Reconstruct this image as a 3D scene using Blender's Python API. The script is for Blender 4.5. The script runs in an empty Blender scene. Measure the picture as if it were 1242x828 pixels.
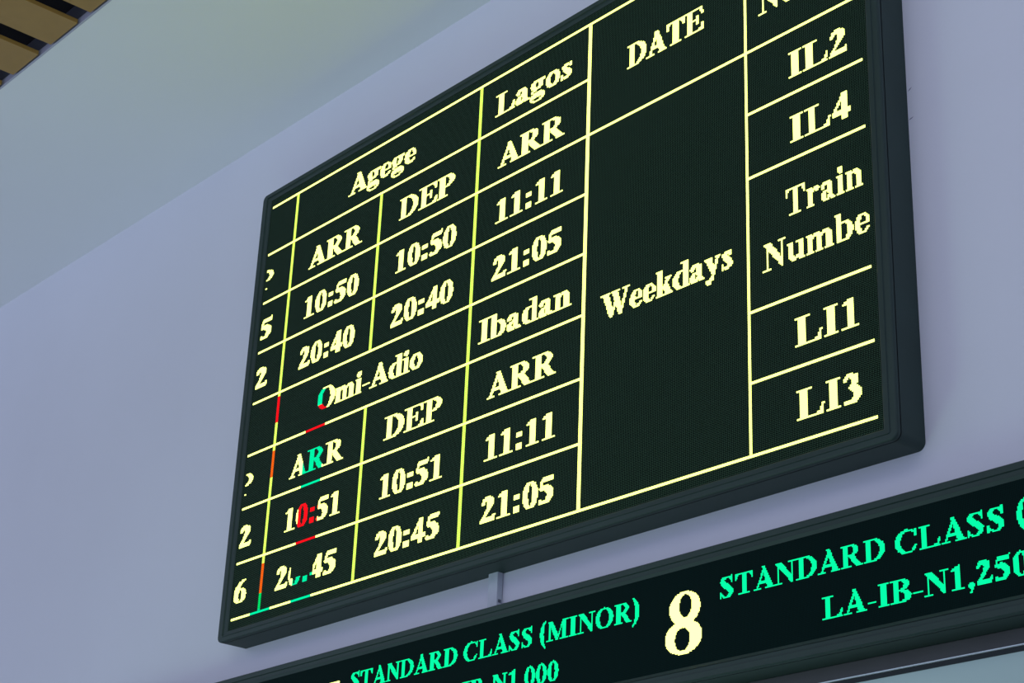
import bpy, bmesh, math
from mathutils import Matrix, Vector

S = bpy.context.scene
COL = S.collection
Z0 = 4.85          # height of the top table line of the board above the floor
WALL = 0.105       # wall plane (y); board faces stand at y = 0

# ---------------------------------------------------------------- camera
cam_d = bpy.data.cameras.new('camera')
cam_d.sensor_width = 36.0
cam_d.lens = 2252.523 / 1242 * 36.0
cam_d.clip_end = 100
cam = bpy.data.objects.new('camera', cam_d)
COL.objects.link(cam)
RX = (0.65864594, 0.75144081, 0.03901573)
RY = (-0.27887901, 0.29194188, -0.91487509)
RZ = (-0.69886481, 0.5916981, 0.40184741)
cam.matrix_world = Matrix(((RX[0], -RY[0], -RZ[0], 5.37003),
                           (RX[1], -RY[1], -RZ[1], -3.33465),
                           (RX[2], -RY[2], -RZ[2], Z0 - 3.25275),
                           (0, 0, 0, 1)))
S.camera = cam

# ---------------------------------------------------------------- light
S.view_settings.view_transform = 'Standard'
S.view_settings.look = 'None'
S.view_settings.exposure = 0.0
S.view_settings.gamma = 1.0
S.view_settings.use_curve_mapping = False

W = bpy.data.worlds.new('world')
S.world = W
W.use_nodes = True
W.node_tree.nodes['Background'].inputs[0].default_value = (0.435, 0.49, 0.72, 1)
W.node_tree.nodes['Background'].inputs[1].default_value = 1.26


def area(name, loc, aim, sx, sy, power, col):
    d = bpy.data.lights.new(name, 'AREA')
    d.shape = 'RECTANGLE'
    d.size, d.size_y, d.energy, d.color = sx, sy, power, col
    o = bpy.data.objects.new(name, d)
    COL.objects.link(o)
    o.location = loc
    o.rotation_euler = (Vector(aim) - Vector(loc)).to_track_quat('-Z', 'Y').to_euler()
    return o


area('hall_lamp', (3.2, -3.6, 5.0), (2.4, 0.1, 3.6), 4.0, 1.2, 26, (0.84, 0.86, 1.0))
area('hall_lamp', (-3.0, -3.8, 4.8), (-1.6, 0.1, 4.0), 2.5, 0.8, 12, (0.78, 0.86, 1.0))
# added green light out of view, aimed up to tint the ceiling band
area('added_green_light', (1.1, -1.7, 1.1), (0.3, -1.0, 5.3), 1.6, 0.5, 17, (0.55, 1.0, 0.66))


# ---------------------------------------------------------------- materials
def mat(name, col, rough=0.6, metal=0.0, noise=None, bump=None, spec=0.5):
    m = bpy.data.materials.new(name)
    m.use_nodes = True
    nt = m.node_tree
    b = nt.nodes['Principled BSDF']
    b.inputs['Base Color'].default_value = (*col, 1)
    b.inputs['Roughness'].default_value = rough
    b.inputs['Metallic'].default_value = metal
    b.inputs['Specular IOR Level'].default_value = spec
    tc = nt.nodes.new('ShaderNodeTexCoord')
    if noise:
        sc, amt = noise
        n = nt.nodes.new('ShaderNodeTexNoise')
        n.inputs['Scale'].default_value = sc
        n.inputs['Detail'].default_value = 5
        nt.links.new(tc.outputs['Object'], n.inputs['Vector'])
        mx = nt.nodes.new('ShaderNodeMix')
        mx.data_type = 'RGBA'
        mx.inputs[6].default_value = (*[c * (1 - amt) for c in col], 1)
        mx.inputs[7].default_value = (*[min(1, c * (1 + amt)) for c in col], 1)
        nt.links.new(n.outputs['Fac'], mx.inputs[0])
        nt.links.new(mx.outputs[2], b.inputs['Base Color'])
    if bump:
        sc, st = bump
        n2 = nt.nodes.new('ShaderNodeTexNoise')
        n2.inputs['Scale'].default_value = sc
        n2.inputs['Detail'].default_value = 3
        nt.links.new(tc.outputs['Object'], n2.inputs['Vector'])
        bp = nt.nodes.new('ShaderNodeBump')
        bp.inputs['Strength'].default_value = st
        bp.inputs['Distance'].default_value = 0.002
        nt.links.new(n2.outputs['Fac'], bp.inputs['Height'])
        nt.links.new(bp.outputs['Normal'], b.inputs['Normal'])
    return m


def glow(name, col, strength):
    m = bpy.data.materials.new(name)
    m.use_nodes = True
    nt = m.node_tree
    nt.nodes.remove(nt.nodes['Principled BSDF'])
    e = nt.nodes.new('ShaderNodeEmission')
    e.inputs[0].default_value = (*col, 1)
    e.inputs[1].default_value = strength
    nt.links.new(e.outputs[0], nt.nodes['Material Output'].inputs[0])
    return m


def led_face(name, base, dot, pitch):
    """dark louvred panel with a small unlit lens in every cell"""
    m = bpy.data.materials.new(name)
    m.use_nodes = True
    nt = m.node_tree
    b = nt.nodes['Principled BSDF']
    b.inputs['Roughness'].default_value = 0.75
    b.inputs['Specular IOR Level'].default_value = 0.06
    tc = nt.nodes.new('ShaderNodeTexCoord')
    mp = nt.nodes.new('ShaderNodeVectorMath')
    mp.operation = 'SCALE'
    mp.inputs['Scale'].default_value = 1 / pitch
    nt.links.new(tc.outputs['Object'], mp.inputs[0])
    fr = nt.nodes.new('ShaderNodeVectorMath')
    fr.operation = 'FRACTION'
    nt.links.new(mp.outputs[0], fr.inputs[0])
    sb = nt.nodes.new('ShaderNodeVectorMath')
    sb.operation = 'SUBTRACT'
    sb.inputs[1].default_value = (0.5, 0.5, 0.5)
    nt.links.new(fr.outputs[0], sb.inputs[0])
    ml = nt.nodes.new('ShaderNodeVectorMath')
    ml.operation = 'MULTIPLY'
    ml.inputs[1].default_value = (1, 0, 1)
    nt.links.new(sb.outputs[0], ml.inputs[0])
    ln = nt.nodes.new('ShaderNodeVectorMath')
    ln.operation = 'LENGTH'
    nt.links.new(ml.outputs[0], ln.inputs[0])
    lt = nt.nodes.new('ShaderNodeMath')
    lt.operation = 'LESS_THAN'
    lt.inputs[1].default_value = 0.27
    nt.links.new(ln.outputs['Value'], lt.inputs[0])
    mx = nt.nodes.new('ShaderNodeMix')
    mx.data_type = 'RGBA'
    mx.inputs[6].default_value = (*base, 1)
    mx.inputs[7].default_value = (*dot, 1)
    nt.links.new(lt.outputs[0], mx.inputs[0])
    nt.links.new(mx.outputs[2], b.inputs['Base Color'])
    return m


M_WALL = mat('wall_paint', (0.68, 0.70, 0.76), 0.8, noise=(1.3, 0.05), bump=(60, 0.15))
M_CEIL = mat('ceiling_paint', (0.80, 0.83, 0.82), 0.7, noise=(0.9, 0.04))
M_FLOOR = mat('floor_tile', (0.62, 0.62, 0.62), 0.35, noise=(3, 0.15))
M_SLAT = mat('ochre_slat', (0.34, 0.20, 0.045), 0.55, noise=(14, 0.12))
M_VOID = mat('plenum_black', (0.006, 0.006, 0.008), 0.9)
M_EDGE = mat('edge_metal', (0.42, 0.43, 0.52), 0.5, noise=(9, 0.15))
M_CHAN = mat('channel_metal', (0.10, 0.11, 0.14), 0.6)
M_FRAME = mat('frame_metal', (0.019, 0.041, 0.034), 0.55, noise=(7, 0.18), bump=(90, 0.1), spec=0.35)
M_GROOVE = mat('groove_black', (0.012, 0.018, 0.020), 0.7)
M_BACK = mat('housing_metal', (0.03, 0.045, 0.042), 0.6)
M_FACE = led_face('display_face', (0.0008, 0.0030, 0.0015), (0.065, 0.135, 0.080), 0.005)
M_FACE2 = led_face('fare_face', (0.0008, 0.0065, 0.0060), (0.003, 0.022, 0.018), 0.0034)
M_POST = mat('galvanised_steel', (0.50, 0.55, 0.60), 0.45, noise=(25, 0.12))
M_RAIL = mat('header_bronze', (0.065, 0.066, 0.066), 0.5, noise=(10, 0.15))
M_STRIP = mat('highlight_strip', (0.75, 0.82, 0.86), 0.3)
M_PANE = mat('frosted_pane', (0.42, 0.56, 0.52), 0.25, noise=(3, 0.05))
M_SCUFF = mat('scuff_grey', (0.26, 0.27, 0.34), 0.8)

G_CREAM = glow('led_cream', (0.90, 1.0, 0.21), 3.0)
G_YELLOW = glow('led_yellow', (0.62, 1.0, 0.11), 1.7)
G_RED = glow('led_red', (1.0, 0.006, 0.012), 1.2)
G_ORANGE = glow('led_orange', (1.0, 0.14, 0.008), 1.1)
G_GREEN = glow('led_green', (0.0, 0.75, 0.14), 1.1)
G_TEAL = glow('led_teal', (0.0, 0.80, 0.34), 1.2)
G_MINT = glow('led_mint', (0.001, 0.55, 0.19), 2.2)
G_WHITE = glow('led_warm_white', (0.95, 1.0, 0.24), 2.6)


# ---------------------------------------------------------------- mesh helpers
def link(name, verts, faces, mats, parent=None, fm=None, smooth=False, loc=(0, 0, 0)):
    me = bpy.data.meshes.new(name)
    me.from_pydata(verts, [], faces)
    for m in (mats if isinstance(mats, (list, tuple)) else [mats]):
        me.materials.append(m)
    if fm:
        me.polygons.foreach_set('material_index', fm)
    if smooth:
        me.polygons.foreach_set('use_smooth', [True] * len(faces))
    me.update()
    o = bpy.data.objects.new(name, me)
    COL.objects.link(o)
    o.location = loc
    if parent:
        o.parent = parent
    return o


def box_vf(x0, x1, y0, y1, z0, z1, V, F):
    n = len(V)
    V += [(x0, y0, z0), (x1, y0, z0), (x1, y1, z0), (x0, y1, z0), (x0, y0, z1), (x1, y0, z1), (x1, y1, z1), (x0, y1, z1)]
    F += [(n, n + 3, n + 2, n + 1), (n + 4, n + 5, n + 6, n + 7), (n, n + 1, n + 5, n + 4), (n + 1, n + 2, n + 6, n + 5),
          (n + 2, n + 3, n + 7, n + 6), (n + 3, n, n + 4, n + 7)]


def box(name, b, m, parent=None, bevel=0.0, loc=(0, 0, 0)):
    V, F = [], []
    box_vf(*b, V, F)
    me = bpy.data.meshes.new(name)
    bm = bmesh.new()
    vs = [bm.verts.new(v) for v in V]
    for f in F:
        bm.faces.new([vs[i] for i in f])
    if bevel:
        bmesh.ops.bevel(bm, geom=list(bm.edges), offset=bevel, segments=2, affect='EDGES', profile=0.5)
    bm.to_mesh(me)
    bm.free()
    me.materials.append(m)
    o = bpy.data.objects.new(name, me)
    COL.objects.link(o)
    o.location = loc
    if parent:
        o.parent = parent
    return o


def tag(o, **k):
    for a, b in k.items():
        o[a] = b
    return o


def thing(name, loc, label, category, group=None):
    o = bpy.data.objects.new(name, None)
    o.empty_display_size = 0.1
    COL.objects.link(o)
    o.location = loc
    o['label'] = label
    o['category'] = category
    if group:
        o['group'] = group
    return o


# ---------------------------------------------------------------- the setting
tag(box('wall_back', (-8, 9, WALL, WALL + 0.2, 0, Z0 + 1.2), M_WALL), kind='structure')
tag(box('floor', (-8, 9, -9, WALL + 0.2, -0.1, 0), M_FLOOR), kind='structure')
ZC = Z0 + 0.445
ceil = box('ceiling', (-8, 9, -0.858, WALL, ZC, ZC + 0.14), M_CEIL)
tag(ceil, kind='structure')
# edge flange of the plaster band, seen in the gaps between the slats
box('edge_channel', (-8, 9, -0.863, -0.858, ZC + 0.028, ZC + 0.11), M_CHAN, ceil)
box('void_side', (-8, 9, -0.866, -0.858, ZC + 0.11, ZC + 0.45), M_VOID, ceil)
box('edge_lip', (-8, 9, -0.866, -0.858, ZC - 0.001, ZC + 0.028), M_EDGE, ceil)
box('ceiling_void', (-8, 9, -6, -0.863, ZC + 0.35, ZC + 0.45), M_VOID, ceil)
# slats run square to the wall, 0.295 m apart
slat_me = None
for k in range(-12, 20):
    x = -0.1445 + 0.2945 * k
    if slat_me is None:
        s = box('slat', (-0.1, 0.1, -2.6, 2.6, -0.003, 0.014), M_SLAT, ceil, bevel=0.001)
        slat_me = s.data
    else:
        s = bpy.data.objects.new('slat', slat_me)
        COL.objects.link(s)
        s.parent = ceil
    s.location = (x, -0.874 - 2.6, ZC)

# faint scuffs on the wall to the right of the board
for i, (x, z, a, L) in enumerate([(2.862, -0.675, 0.6, .016), (2.849, -0.684, 1.2, .014), (2.861, -0.762, 0.3, .016)]):
    dx, dz = math.cos(a) * L / 2, math.sin(a) * L / 2
    px, pz = -math.sin(a) * .0018, math.cos(a) * .0018
    V = [(x - dx, 0, z - dz), (x + px, 0, z + pz), (x + dx, 0, z + dz), (x - px, 0, z - pz)]
    V = [(v[0], WALL - 0.0006, v[2] + Z0) for v in V] + [(v[0], WALL + 0.001, v[2] + Z0) for v in V]
    sc = link('wall_scuff', V, [(0, 1, 2, 3), (0, 4, 5, 1), (1, 5, 6, 2), (2, 6, 7, 3), (3, 7, 4, 0)], M_SCUFF,
              bpy.data.objects['wall_back'])


# ---------------------------------------------------------------- frames
def corner_loop(u0, u1, z0, z1, r, n=8):
    """four quarter arcs, order: bottom-left, bottom-right, top-right, top-left (ccw seen from the room)"""
    out = []
    for cx, cz, a0 in ((u0 + r, z0 + r, 180), (u1 - r, z0 + r, 270), (u1 - r, z1 - r, 0), (u0 + r, z1 - r, 90)):
        out.append([(cx + r * math.cos(math.radians(a0 + 90 * i / n)), cz + r * math.sin(math.radians(a0 + 90 * i / n)))
                    for i in range(n + 1)])
    return out


def build_frame(parent, rin, rout, prof, r_out, groove_idx, mats=(None, None)):
    """rin/rout = (u0,u1,z0,z1); prof = [(t, inset, y, material)]: four mitred rails"""
    n = 8
    loops = []
    for t, ins, y, _ in prof:
        rc = [a + (b - a) * t for a, b in zip(rin, rout)]
        rc = [rc[0] + ins, rc[1] - ins, rc[2] + ins, rc[3] - ins]
        r = max(0.0015, r_out * (t ** 2) - ins)
        loops.append((corner_loop(*rc, r, n), y))
    for side in range(4):
        V, F, FM = [], [], []
        rows = []
        for lp, y in loops:
            a, b = lp[side], lp[(side + 1) % 4]
            pts = a[n // 2:] + b[:n // 2 + 1]
            rows.append(list(range(len(V), len(V) + len(pts))))
            V += [(p[0], y, p[1]) for p in pts]
        for i in range(len(rows) - 1):
            for j in range(len(rows[0]) - 1):
                F.append((rows[i][j], rows[i + 1][j], rows[i + 1][j + 1], rows[i][j + 1]))
                FM.append(prof[i + 1][3])
        o = link('frame_rail', V, F, [M_FRAME, M_GROOVE], parent, FM)
        # close the mitres so that every rail is a solid-looking extrusion
    return


# ---------------------------------------------------------------- LED lettering: bold roman glyphs rasterised on the lamp grid
def R(a, b, c, d): return ('R', min(a, c), min(b, d), max(a, c), max(b, d))
def P(*p): return ('P', p)
def E_(cx, cy, rx, ry, x0=-9e9, x1=9e9, y0=-9e9, y1=9e9): return ('E', cx, cy, rx, ry, x0, x1, y0, y1)
def K(*p): return ('K', p)
def N(s): return ('-', s)


def inside(s, x, y):
    k = s[0]
    if k == 'R':
        return s[1] <= x <= s[3] and s[2] <= y <= s[4]
    if k == 'E':
        return s[5] <= x <= s[6] and s[7] <= y <= s[8] and ((x - s[1]) / s[3]) ** 2 + ((y - s[2]) / s[4]) ** 2 <= 1
    if k == 'P':
        p = s[1]
        c = False
        j = len(p) - 1
        for i in range(len(p)):
            if (p[i][1] > y) != (p[j][1] > y) and x < (p[j][0] - p[i][0]) * (y - p[i][1]) / (p[j][1] - p[i][1]) + p[i][0]:
                c = not c
            j = i
        return c
    if k == 'K':
        p = s[1]
        for (ax, ay, ar), (bx, by, br) in zip(p, p[1:]):
            dx, dy = bx - ax, by - ay
            t = max(0, min(1, ((x - ax) * dx + (y - ay) * dy) / (dx * dx + dy * dy)))
            r = ar + (br - ar) * t
            if (x - ax - dx * t) ** 2 + (y - ay - dy * t) ** 2 <= r * r:
                return True
        return False


def glyph_at(g, x, y):
    v = False
    for s in g:
        if s[0] == '-':
            if v and inside(s[1], x, y):
                v = False
        elif not v and inside(s, x, y):
            v = True
    return v


T1, T0 = 676, 630      # cap serif rows
X1, X0 = 465, 421      # x-height serif rows
SR = 45
ST = [R(100, 0, 255, T1)]
PAREN = [(300, 740, 18), (215, 650, 40), (150, 500, 68), (130, 290, 78), (150, 80, 68), (215, -80, 40), (300, -180, 18)]
FONT = {
 'A': (722, [P((300, 690), (400, 690), (665, 30), (480, 30)), P((335, 640), (375, 560), (150, 30), (95, 30)), R(170, 185, 500, 235), R(8, 0, 255, SR), R(415, 0, 715, SR)]),
 'B': (667, ST + [R(15, 0, 340, SR), R(15, T0, 320, T1), E_(330, 510, 240, 167, 255), E_(330, 180, 300, 182, 255), N(E_(290, 512, 130, 120, 255)), N(E_(290, 182, 160, 136, 255)), R(255, 335, 380, 370)]),
 'C': (722, [E_(385, 338, 355, 355), N(E_(430, 338, 250, 305)), N(R(560, 130, 800, 540)), K((560, 90, 28), (660, 200, 20)), R(625, 450, 668, 680), P((560, 600), (668, 680), (668, 560))]),
 'D': (722, [E_(290, 338, 400, 338, 255), N(E_(270, 338, 258, 293, 255)), R(15, 0, 300, SR), R(15, T0, 300, T1)] + ST),
 'E': (667, ST + [R(15, T0, 620, T1), R(15, 0, 640, SR), R(255, 322, 440, 368), R(405, 225, 450, 460), P((620, 676), (630, 480), (590, 480), (560, 600), (470, 640)), P((635, 0), (660, 210), (620, 210), (570, 90), (460, 35))]),
 'I': (389, [R(118, 0, 272, T1), R(18, 0, 372, SR), R(18, T0, 372, T1)]),
 'L': (667, ST + [R(15, T0, 360, T1), R(15, 0, 630, SR), P((600, 0), (650, 235), (608, 235), (550, 100), (420, 35))]),
 'M': (944, [R(125, 0, 172, 640), P((15, 676), (245, 676), (500, 190), (460, -5), (420, -5), (130, 610)), P((455, 0), (490, 0), (745, 640), (700, 676)), R(680, 0, 835, T1), R(15, 0, 275, SR), R(590, 0, 930, SR), R(690, T0, 930, T1)]),
 'N': (722, [R(105, 0, 150, 640), P((15, 676), (240, 676), (620, 160), (620, -15), (580, -15), (105, 590)), R(575, 0, 620, T1), R(15, 0, 240, SR), R(480, T0, 712, T1)]),
 'O': (778, [E_(389, 338, 358, 352), N(E_(389, 338, 195, 305))]),
 'P': (611, [E_(330, 490, 262, 186, 255), N(E_(300, 490, 145, 140, 255))] + ST + [R(15, 0, 370, SR), R(15, T0, 330, T1)]),
 'R': (722, [E_(330, 500, 262, 176, 255), N(E_(300, 502, 148, 128, 255))] + ST + [R(15, 0, 350, SR), R(15, T0, 330, T1), P((280, 345), (430, 345), (655, 45), (715, 45), (715, 0), (500, 0), (275, 330))]),
 'S': (556, [K((430, 570, 26), (360, 640, 26), (260, 655, 28), (150, 600, 55), (120, 520, 72), (210, 410, 82), (330, 320, 88), (420, 220, 80), (420, 130, 66), (350, 40, 36), (240, 18, 26), (130, 60, 26), (80, 130, 30)), R(440, 480, 485, 690), P((350, 640), (485, 690), (485, 560)), R(45, -10, 90, 215)]),
 'T': (667, [R(257, 0, 412, T1), R(145, 0, 525, SR), R(25, T0, 642, T1), P((20, 676), (20, 465), (60, 465), (100, 590), (190, 645)), P((647, 676), (647, 465), (607, 465), (567, 590), (477, 645))]),
 'W': (1000, [P((70, 650), (240, 650), (420, 120), (370, -15), (320, -15)), P((340, 0), (385, 0), (560, 460), (530, 540)), P((390, 650), (560, 650), (740, 120), (690, -15), (640, -15)), P((660, 0), (705, 0), (920, 650), (870, 650)), R(5, T0, 310, T1), R(350, T0, 640, T1), R(770, T0, 995, T1)]),
 'a': (500, [K((95, 350, 55), (130, 420, 36), (220, 435, 34), (300, 385, 60), (305, 300, 66)), R(238, 50, 372, 380), E_(165, 115, 138, 128), P((60, 170), (240, 290), (240, 240), (150, 180)), N(E_(215, 140, 45, 78)), R(310, 0, 480, SR), R(372, 0, 430, 75)]),
 'b': (556, [E_(285, 232, 235, 240, 190), N(E_(240, 235, 135, 192, 190)), R(60, 0, 200, T1), R(8, T0, 200, T1)]),
 'd': (556, [E_(265, 232, 238, 240, -99, 360), N(E_(310, 235, 130, 192, -99, 360)), R(350, 0, 490, T1), R(275, T0, 490, T1), R(350, 0, 548, SR)]),
 'e': (444, [E_(225, 232, 205, 240), N(E_(262, 232, 105, 195, -99, 999, -99, 225)), N(E_(250, 300, 78, 130)), R(90, 212, 420, 262), N(R(290, 85, 460, 212)), K((300, 40, 30), (400, 130, 18))]),
 'g': (500, [E_(225, 315, 195, 158), N(E_(225, 318, 62, 112)), R(330, 390, 490, 450), P((60, 170), (200, 200), (220, 130), (130, 130), (60, 60)), E_(245, -60, 228, 150), N(E_(235, -110, 165, 48)), N(R(-50, 105, 60, 300))]),
 'i': (278, [R(68, 0, 208, X1), R(12, X0, 208, X1), R(12, 0, 265, SR), E_(138, 600, 82, 82)]),
 'k': (556, [R(60, 0, 200, T1), R(8, T0, 200, T1), R(8, 0, 255, SR), P((200, 200), (400, 430), (470, 430), (230, 170)), R(330, X0, 520, X1), P((240, 250), (340, 330), (525, 40), (360, 0)), R(300, 0, 552, SR)]),
 'm': (833, [R(60, 0, 200, X1), R(8, X0, 200, X1), R(8, 0, 255, SR), K((200, 380, 26), (290, 425, 42), (385, 380, 66)), R(330, 0, 470, 380), R(285, 0, 520, SR), K((470, 380, 26), (560, 425, 42), (655, 380, 66)), R(600, 0, 740, 380), R(555, 0, 805, SR)]),
 'n': (556, [R(60, 0, 200, X1), R(8, X0, 200, X1), R(8, 0, 255, SR), K((200, 380, 26), (290, 425, 42), (390, 380, 66)), R(335, 0, 478, 380), R(290, 0, 545, SR)]),
 'o': (500, [E_(250, 232, 228, 240), N(E_(250, 232, 92, 195))]),
 'r': (444, [R(60, 0, 200, X1), R(8, X0, 200, X1), R(8, 0, 275, SR), K((190, 360, 30), (280, 425, 42), (360, 405, 62))]),
 's': (389, [K((290, 400, 24), (200, 440, 28), (110, 385, 52), (150, 290, 62), (250, 200, 68), (290, 120, 62), (210, 28, 30), (100, 60, 26)), R(285, 320, 328, 475), R(30, -8, 72, 150)]),
 'u': (556, [R(62, 90, 205, X1), R(8, X0, 205, X1), K((135, 100, 68), (230, 45, 44), (340, 95, 26)), R(340, 0, 480, X1), R(290, X0, 480, X1), R(340, 0, 545, SR)]),
 'y': (500, [P((40, 430), (190, 430), (320, 120), (260, -20)), P((380, 430), (435, 430), (240, -130), (190, -130)), R(5, X0, 235, X1), R(315, X0, 485, X1), E_(110, -135, 78, 65), P((110, -195), (160, -200), (270, 0), (230, 20))]),
 '0': (500, [E_(250, 332, 226, 352), N(E_(250, 332, 82, 300))]),
 '1': (500, [R(180, 0, 335, 680), R(60, 0, 445, SR), P((65, 545), (65, 590), (300, 690), (335, 690), (190, 545))]),
 '2': (500, [K((80, 500, 36), (125, 590, 52), (220, 620, 62), (315, 550, 86), (320, 470, 84), (250, 320, 50), (150, 180, 38), (60, 70, 34)), P((25, 0), (430, 0), (480, 190), (440, 190), (400, 125), (110, 125), (25, 40))]),
 '3': (500, [K((75, 530, 30), (130, 615, 44), (215, 630, 50), (310, 555, 80), (290, 440, 66), (200, 370, 34)), K((200, 365, 44), (310, 320, 80), (370, 210, 92), (310, 90, 76), (200, 30, 40), (90, 50, 55))]),
 '4': (500, [R(255, 0, 400, T1), R(25, 140, 475, 250), P((25, 210), (290, 676), (350, 676), (100, 210))]),
 '5': (500, [P((105, 540), (150, 676), (425, 676), (455, 700), (430, 545)), K((125, 620, 24), (75, 410, 26)), K((90, 400, 44), (230, 405, 80), (350, 290, 88), (365, 170, 80), (280, 60, 54), (150, 22, 40), (75, 60, 52))]),
 '6': (500, [E_(255, 212, 220, 226), K((115, 260, 86), (150, 440, 72), (250, 580, 48), (420, 675, 22)), N(E_(262, 205, 76, 170))]),
 '7': (500, [R(45, 530, 465, T1), P((340, 560), (465, 600), (265, 0), (150, 0)), R(30, 450, 72, 676)]),
 '8': (500, [E_(262, 500, 195, 190), E_(245, 172, 232, 190), N(E_(272, 525, 82, 130)), N(E_(232, 152, 98, 132))]),
 ':': (333, [R(80, 0, 250, 150), R(80, 320, 250, 470)]),
 ',': (250, [E_(125, 55, 85, 85), P((190, 60), (210, 30), (130, -150), (70, -160), (130, 0))]),
 '-': (333, [R(30, 180, 300, 225)]),
 '(': (333, [K(*PAREN)]),
 ')': (333, [K(*[(333 - a, b, c) for a, b, c in PAREN])]),
 ' ': (250, []),
}


def extent(text):
    """ink extent in em units: left ink of first glyph to right ink of last"""
    adv = sum(FONT[c][0] for c in text)
    return adv


def cells_of(text, u0, u1, zb, cap, pitch, oz, ou=0.0, bear=0.012, bold=0.0):
    """lit lamp cells (i, j) for text whose ink runs from u0 to u1 on baseline zb"""
    adv = extent(text) / 1000.0 - 2 * bear
    sx = (u1 - u0) / adv
    sy = cap / 0.676
    out, seen = [], set()
    x = u0 - bear * sx
    d = bold / sx * 1000
    for ch in text:
        w, g = FONT[ch]
        if g:
            mine = []
            i0, i1 = int((x - 0.02 - ou) / pitch) - 1, int((x + w * sx / 1000 + 0.02 - ou) / pitch) + 1
            j0, j1 = int((zb - 0.3 * sy - oz) / pitch) - 1, int((zb + 0.8 * sy - oz) / pitch) + 1
            for i in range(i0, i1 + 1):
                ex = ((i + .5) * pitch + ou - x) / sx * 1000
                for j in range(j0, j1 + 1):
                    ey = ((j + .5) * pitch + oz - zb) / sy * 1000
                    if (i, j) not in seen and (glyph_at(g, ex, ey) or (d and (glyph_at(g, ex - d, ey) or glyph_at(g, ex + d, ey)))):
                        mine.append((i, j))
                        seen.add((i, j))
            name = 'letter' if ch.isalpha() else 'numeral' if ch.isdigit() else {'-': 'hyphen', ',': 'comma', ':': 'colon_dot'}.get(ch, 'bracket')
            if ch == ':':
                jm = sum(q[1] for q in mine) / max(1, len(mine))
                out.append((name, [q for q in mine if q[1] > jm]))
                out.append((name, [q for q in mine if q[1] <= jm]))
            else:
                out.append((name, mine))
        x += w * sx / 1000
    return out


def lamps(name, cells, pitch, oz, parent, colour, default, label=None, y=0.0, clip=None, gap=0.06, gv=None):
    """one raised glowing lens per lit cell; colour(u, z) may give another lamp colour or None (dead lamp)"""
    mats, V, F, FM = [], [], [], []
    h = 0.0012
    g = pitch * gap
    gh = g if gv is None else pitch * gv
    for i, j in cells:
        u, z = (i + .5) * pitch, (j + .5) * pitch + oz
        if clip and not (clip[0] <= u <= clip[1]):
            continue
        m = colour(u, z) if colour else default
        if m == 'normal':
            m = default
        if m is None:
            continue
        if m not in mats:
            mats.append(m)
        a, b, c, d = i * pitch + g, (i + 1) * pitch - g, j * pitch + gh + oz, (j + 1) * pitch - gh + oz
        n = len(V)
        V += [(a, y, c), (b, y, c), (b, y, d), (a, y, d), (a + g, y - h, c + g), (b - g, y - h, c + g), (b - g, y - h, d - g), (a + g, y - h, d - g)]
        F += [(n + 4, n + 5, n + 6, n + 7), (n, n + 1, n + 5, n + 4), (n + 1, n + 2, n + 6, n + 5), (n + 2, n + 3, n + 7, n + 6), (n + 3, n, n + 4, n + 7)]
        FM += [mats.index(m)] * 5
    if not V:
        return None
    o = link(name, V, F, mats, parent, FM)
    if label:
        o['label'] = label
    return o


# ---------------------------------------------------------------- timetable board
board = thing('timetable_board', (0, 0, Z0), 'large black LED train timetable board with glowing yellow grid and station times', 'display board')
PB = 0.005
LED = (-0.0115, 2.8115, -1.636, 0.036)
OUT = (-0.073, 2.852, -1.670, 0.073)
PROFILE = [(0, 0, 0.006, 0), (0, 0, -0.001, 0), (0.10, 0, -0.0035, 0), (0.40, 0, -0.0035, 0), (0.43, 0, -0.0075, 0), (0.50, 0, -0.0075, 0),
           (0.54, 0, -0.0045, 0), (0.90, 0, -0.0040, 0), (0.97, 0, -0.0020, 0), (1, 0, 0.003, 0), (1, 0, 0.010, 0), (1, 0.004, 0.010, 1), (1, 0.004, 0.014, 1),
           (1, 0, 0.014, 1), (1, 0, WALL - 0.0002, 0)]
build_frame(board, LED, OUT, PROFILE, 0.022, 10)
box('housing', (OUT[0] + 0.02, OUT[1] - 0.02, 0.007, WALL - 0.001, OUT[2] + 0.02, OUT[3] - 0.02), M_BACK, board)
box('display_face', (LED[0], LED[1], 0.0, 0.0065, LED[2], LED[3]), M_FACE, board)


def fault(u, z):
    """modules with failed colour channels, in the third and fifth lamp-module columns"""
    if 0.341 < u < 0.353 and -1.522 < z < -1.425:
        return None
    if 0.353 <= u <= 0.469:
        if z > -0.865: return 'normal'
        if z > -0.922: return G_TEAL
        if z > -1.04: return G_RED
        if z > -1.24: return G_TEAL
        if z > -1.425: return G_RED
        if z > -1.522: return None
        return G_TEAL
    if 0.117 <= u <= 0.234:
        if -0.917 < z < -0.815: return G_RED
        if -1.118 < z < -1.018: return G_ORANGE
        if -1.534 < z < -1.43: return G_ORANGE
        if -1.59 < z <= -1.534: return G_GREEN
        if z <= -1.59: return G_TEAL
    return 'normal'


def hline(z, u0, u1):
    j = round(z / PB)
    c = [(i, jj) for i in range(round(u0 / PB), round(u1 / PB)) for jj in (j,)]
    lamps('grid_line', c, PB, -PB / 2, board, fault, G_CREAM, gv=-0.25)


def vline(u, z0, z1, n, m):
    i = round((u - n * PB / 2) / PB)
    j0, j1 = round(z0 / PB) + 1, round(z1 / PB) - 1
    lamps('grid_line', [(ii, jj) for ii in range(i, i + n) for jj in range(min(j0, j1), max(j0, j1))], PB, 0, board, fault, m, gap=0.13, gv=0.06)


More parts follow.
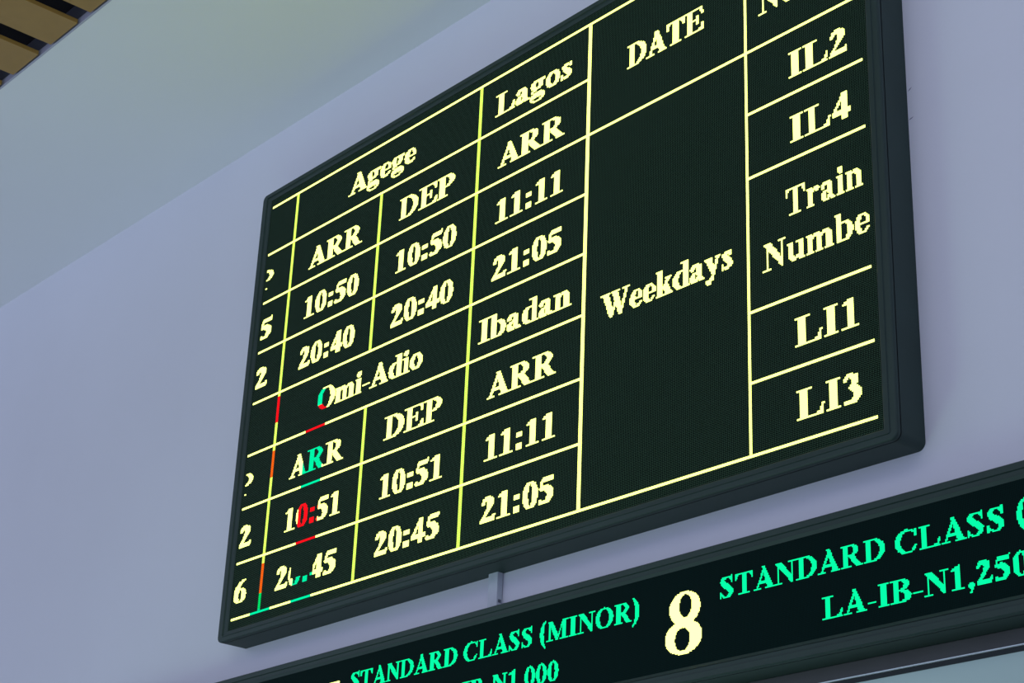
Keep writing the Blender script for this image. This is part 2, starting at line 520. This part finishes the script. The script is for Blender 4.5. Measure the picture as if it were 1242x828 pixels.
X = [0, 0.1666, 0.695, 1.2215, 1.746, 2.389, 2.795]
for k in (0, 2, 8):
    hline(-0.2 * k, 0, X[6])
for k in (1, 3, 4, 5, 6, 7):
    hline(-0.2 * k, 0, X[4])
for k in (3, 4, 6, 7):
    hline(-0.2 * k, X[5], X[6])
vline(X[1], -1.6, 0, 3, G_YELLOW)
vline(X[2], -0.8, -0.2, 3, G_YELLOW)
vline(X[2], -1.6, -1.0, 3, G_YELLOW)
vline(X[3], -1.6, 0, 3, G_YELLOW)
vline(X[4], -1.6, 0, 3, G_CREAM)
vline(X[5], -1.6, 0, 2, G_CREAM)

C1, C2, C3 = (0.275, 0.600), (0.803, 1.128), (1.322, 1.645)
TEXTS = [
    ('Agege', 0.499, 0.880, -0.140), ('Lagos', 1.303, 1.668, -0.150), ('DATE', 1.917, 2.229, -0.240),
    ('ARR', 0.280, 0.595, -0.355), ('DEP', 0.809, 1.103, -0.350), ('ARR', 1.327, 1.636, -0.350),
    ('10:50', *C1, -0.550), ('10:50', *C2, -0.550), ('11:11', *C3, -0.550),
    ('20:40', *C1, -0.745), ('20:40', *C2, -0.750), ('21:05', *C3, -0.750),
    ('Omi-Adio', 0.412, 0.990, -0.940), ('Ibadan', 1.272, 1.693, -0.950),
    ('ARR', 0.280, 0.587, -1.155), ('DEP', 0.812, 1.103, -1.150), ('ARR', 1.325, 1.634, -1.150),
    ('10:51', *C1, -1.345), ('10:51', *C2, -1.350), ('11:11', *C3, -1.350),
    ('20:45', 0.256, 0.600, -1.545), ('20:45', *C2, -1.540), ('21:05', *C3, -1.545),
    ('Weekdays', 1.825, 2.335, -1.045),
    ('IL2', 2.543, 2.750, -0.550), ('IL4', 2.543, 2.752, -0.750),
    ('Train', 2.522, 2.782, -0.165), ('Numbe', 2.442, 2.797, -0.300),
    ('Train', 2.522, 2.782, -0.965), ('Numbe', 2.442, 2.797, -1.100),
    ('LI1', 2.545, 2.756, -1.345), ('LI3', 2.545, 2.756, -1.545),
    ('DEP', -0.235, 0.048, -0.347), ('15', -0.085, 0.075, -0.550), ('12', -0.082, 0.078, -0.745),
    ('DEP', -0.235, 0.048, -1.150), ('12', -0.082, 0.078, -1.345), ('16', -0.082, 0.078, -1.545),
]
for t, a, b, z in TEXTS:
    for nm, cl in cells_of(t, a, b, z, 0.080, PB, 0, bold=0.0018 if b < 2.4 else 0.0):
        lamps(nm, cl, PB, 0, board, fault, G_CREAM, clip=(0.0035, 2.80))

# ---------------------------------------------------------------- fare board below
fare = thing('fare_board', (0, 0, Z0), 'long narrow black LED fare strip with green lettering below the timetable board', 'display board')
PF = 0.0034
FLED = (-0.9, 4.4, -2.1065, -1.849)
FOUT = (-0.94, 4.44, -2.147, -1.808)
FPROF = [(0, 0, 0.006, 0), (0, 0, 0.0, 0), (0.22, 0, -0.005, 0), (0.24, 0, -0.002, 1), (0.52, 0, -0.002, 0), (0.56, 0, -0.006, 0), (0.92, 0, -0.006, 0), (1, 0, -0.001, 0),
         (1, 0, 0.007, 0), (1, 0.004, 0.007, 1), (1, 0.004, 0.011, 1), (1, 0, 0.011, 1), (1, 0, WALL - 0.0002, 0)]
build_frame(fare, FLED, FOUT, FPROF, 0.012, 9)
box('housing', (FOUT[0] + 0.02, FOUT[1] - 0.02, 0.007, WALL - 0.001, FOUT[2] + 0.02, FOUT[3] - 0.02), M_BACK, fare)
box('display_face', (FLED[0], FLED[1], 0.0, 0.0065, FLED[2], FLED[3]), M_FACE2, fare)
OZ = -1.9532
for t, a, b, z, cap, m in [
    ('STANDARD CLASS (MINOR)', 0.727, 1.997, -1.9532, 0.0550, G_MINT),
    ('LA-IB-N1,000', 1.112, 1.686, -2.0654, 0.0555, G_MINT),
    ('STANDARD CLASS (', 2.279, 3.184, -1.9532, 0.0550, G_MINT),
    ('LA-IB-N1,250', 2.609, 3.184, -2.0654, 0.0555, G_MINT),
    ('8', 2.089, 2.221, -2.068, 0.156, G_WHITE),
    ('7', 0.552, 0.676, -2.068, 0.156, G_WHITE),
]:
    for nm, cl in cells_of(t, a, b, z, cap, PF, OZ):
        lamps(nm, cl, PF, OZ, fare, None, m, gap=0.04)

# ---------------------------------------------------------------- post between the boards
post = thing('mounting_post', (1.2945, WALL - 0.013, Z0 - 1.74), 'short galvanised steel post on the wall between the two display boards', 'bracket')
box('post_tube', (-0.021, 0.021, -0.011, 0.011, -0.085, 0.072), M_POST, post, bevel=0.002)
box('bolt_head', (0.021, 0.0235, -0.005, 0.004, -0.022, -0.013), M_CHAN, post)

# ---------------------------------------------------------------- window head and pane below the fare board
win = box('window_1', (0.4, 5.2, WALL - 0.006, WALL - 0.0002, -1.0, 0.0), M_PANE, loc=(0, 0, Z0 - 2.192))
tag(win, kind='structure')
box('window_head', (0.3, 5.3, WALL - 0.012, WALL, 0.0085, 0.0445), M_RAIL, win, bevel=0.001)
box('highlight_strip', (0.3, 5.3, WALL - 0.014, WALL, 0.0060, 0.0085), M_STRIP, win)  # pale strip painting in the highlight along the header's lower front edge
box('gasket', (0.3, 5.3, WALL - 0.008, WALL, -0.006, 0.0060), M_GROOVE, win)
box('window_frame', (0.3, 0.4, WALL - 0.012, WALL, -1.05, 0.0), M_RAIL, win)
box('window_frame', (5.2, 5.3, WALL - 0.012, WALL, -1.05, 0.0), M_RAIL, win)
box('sill', (0.3, 5.3, WALL - 0.05, WALL, -1.09, -1.05), M_RAIL, win)
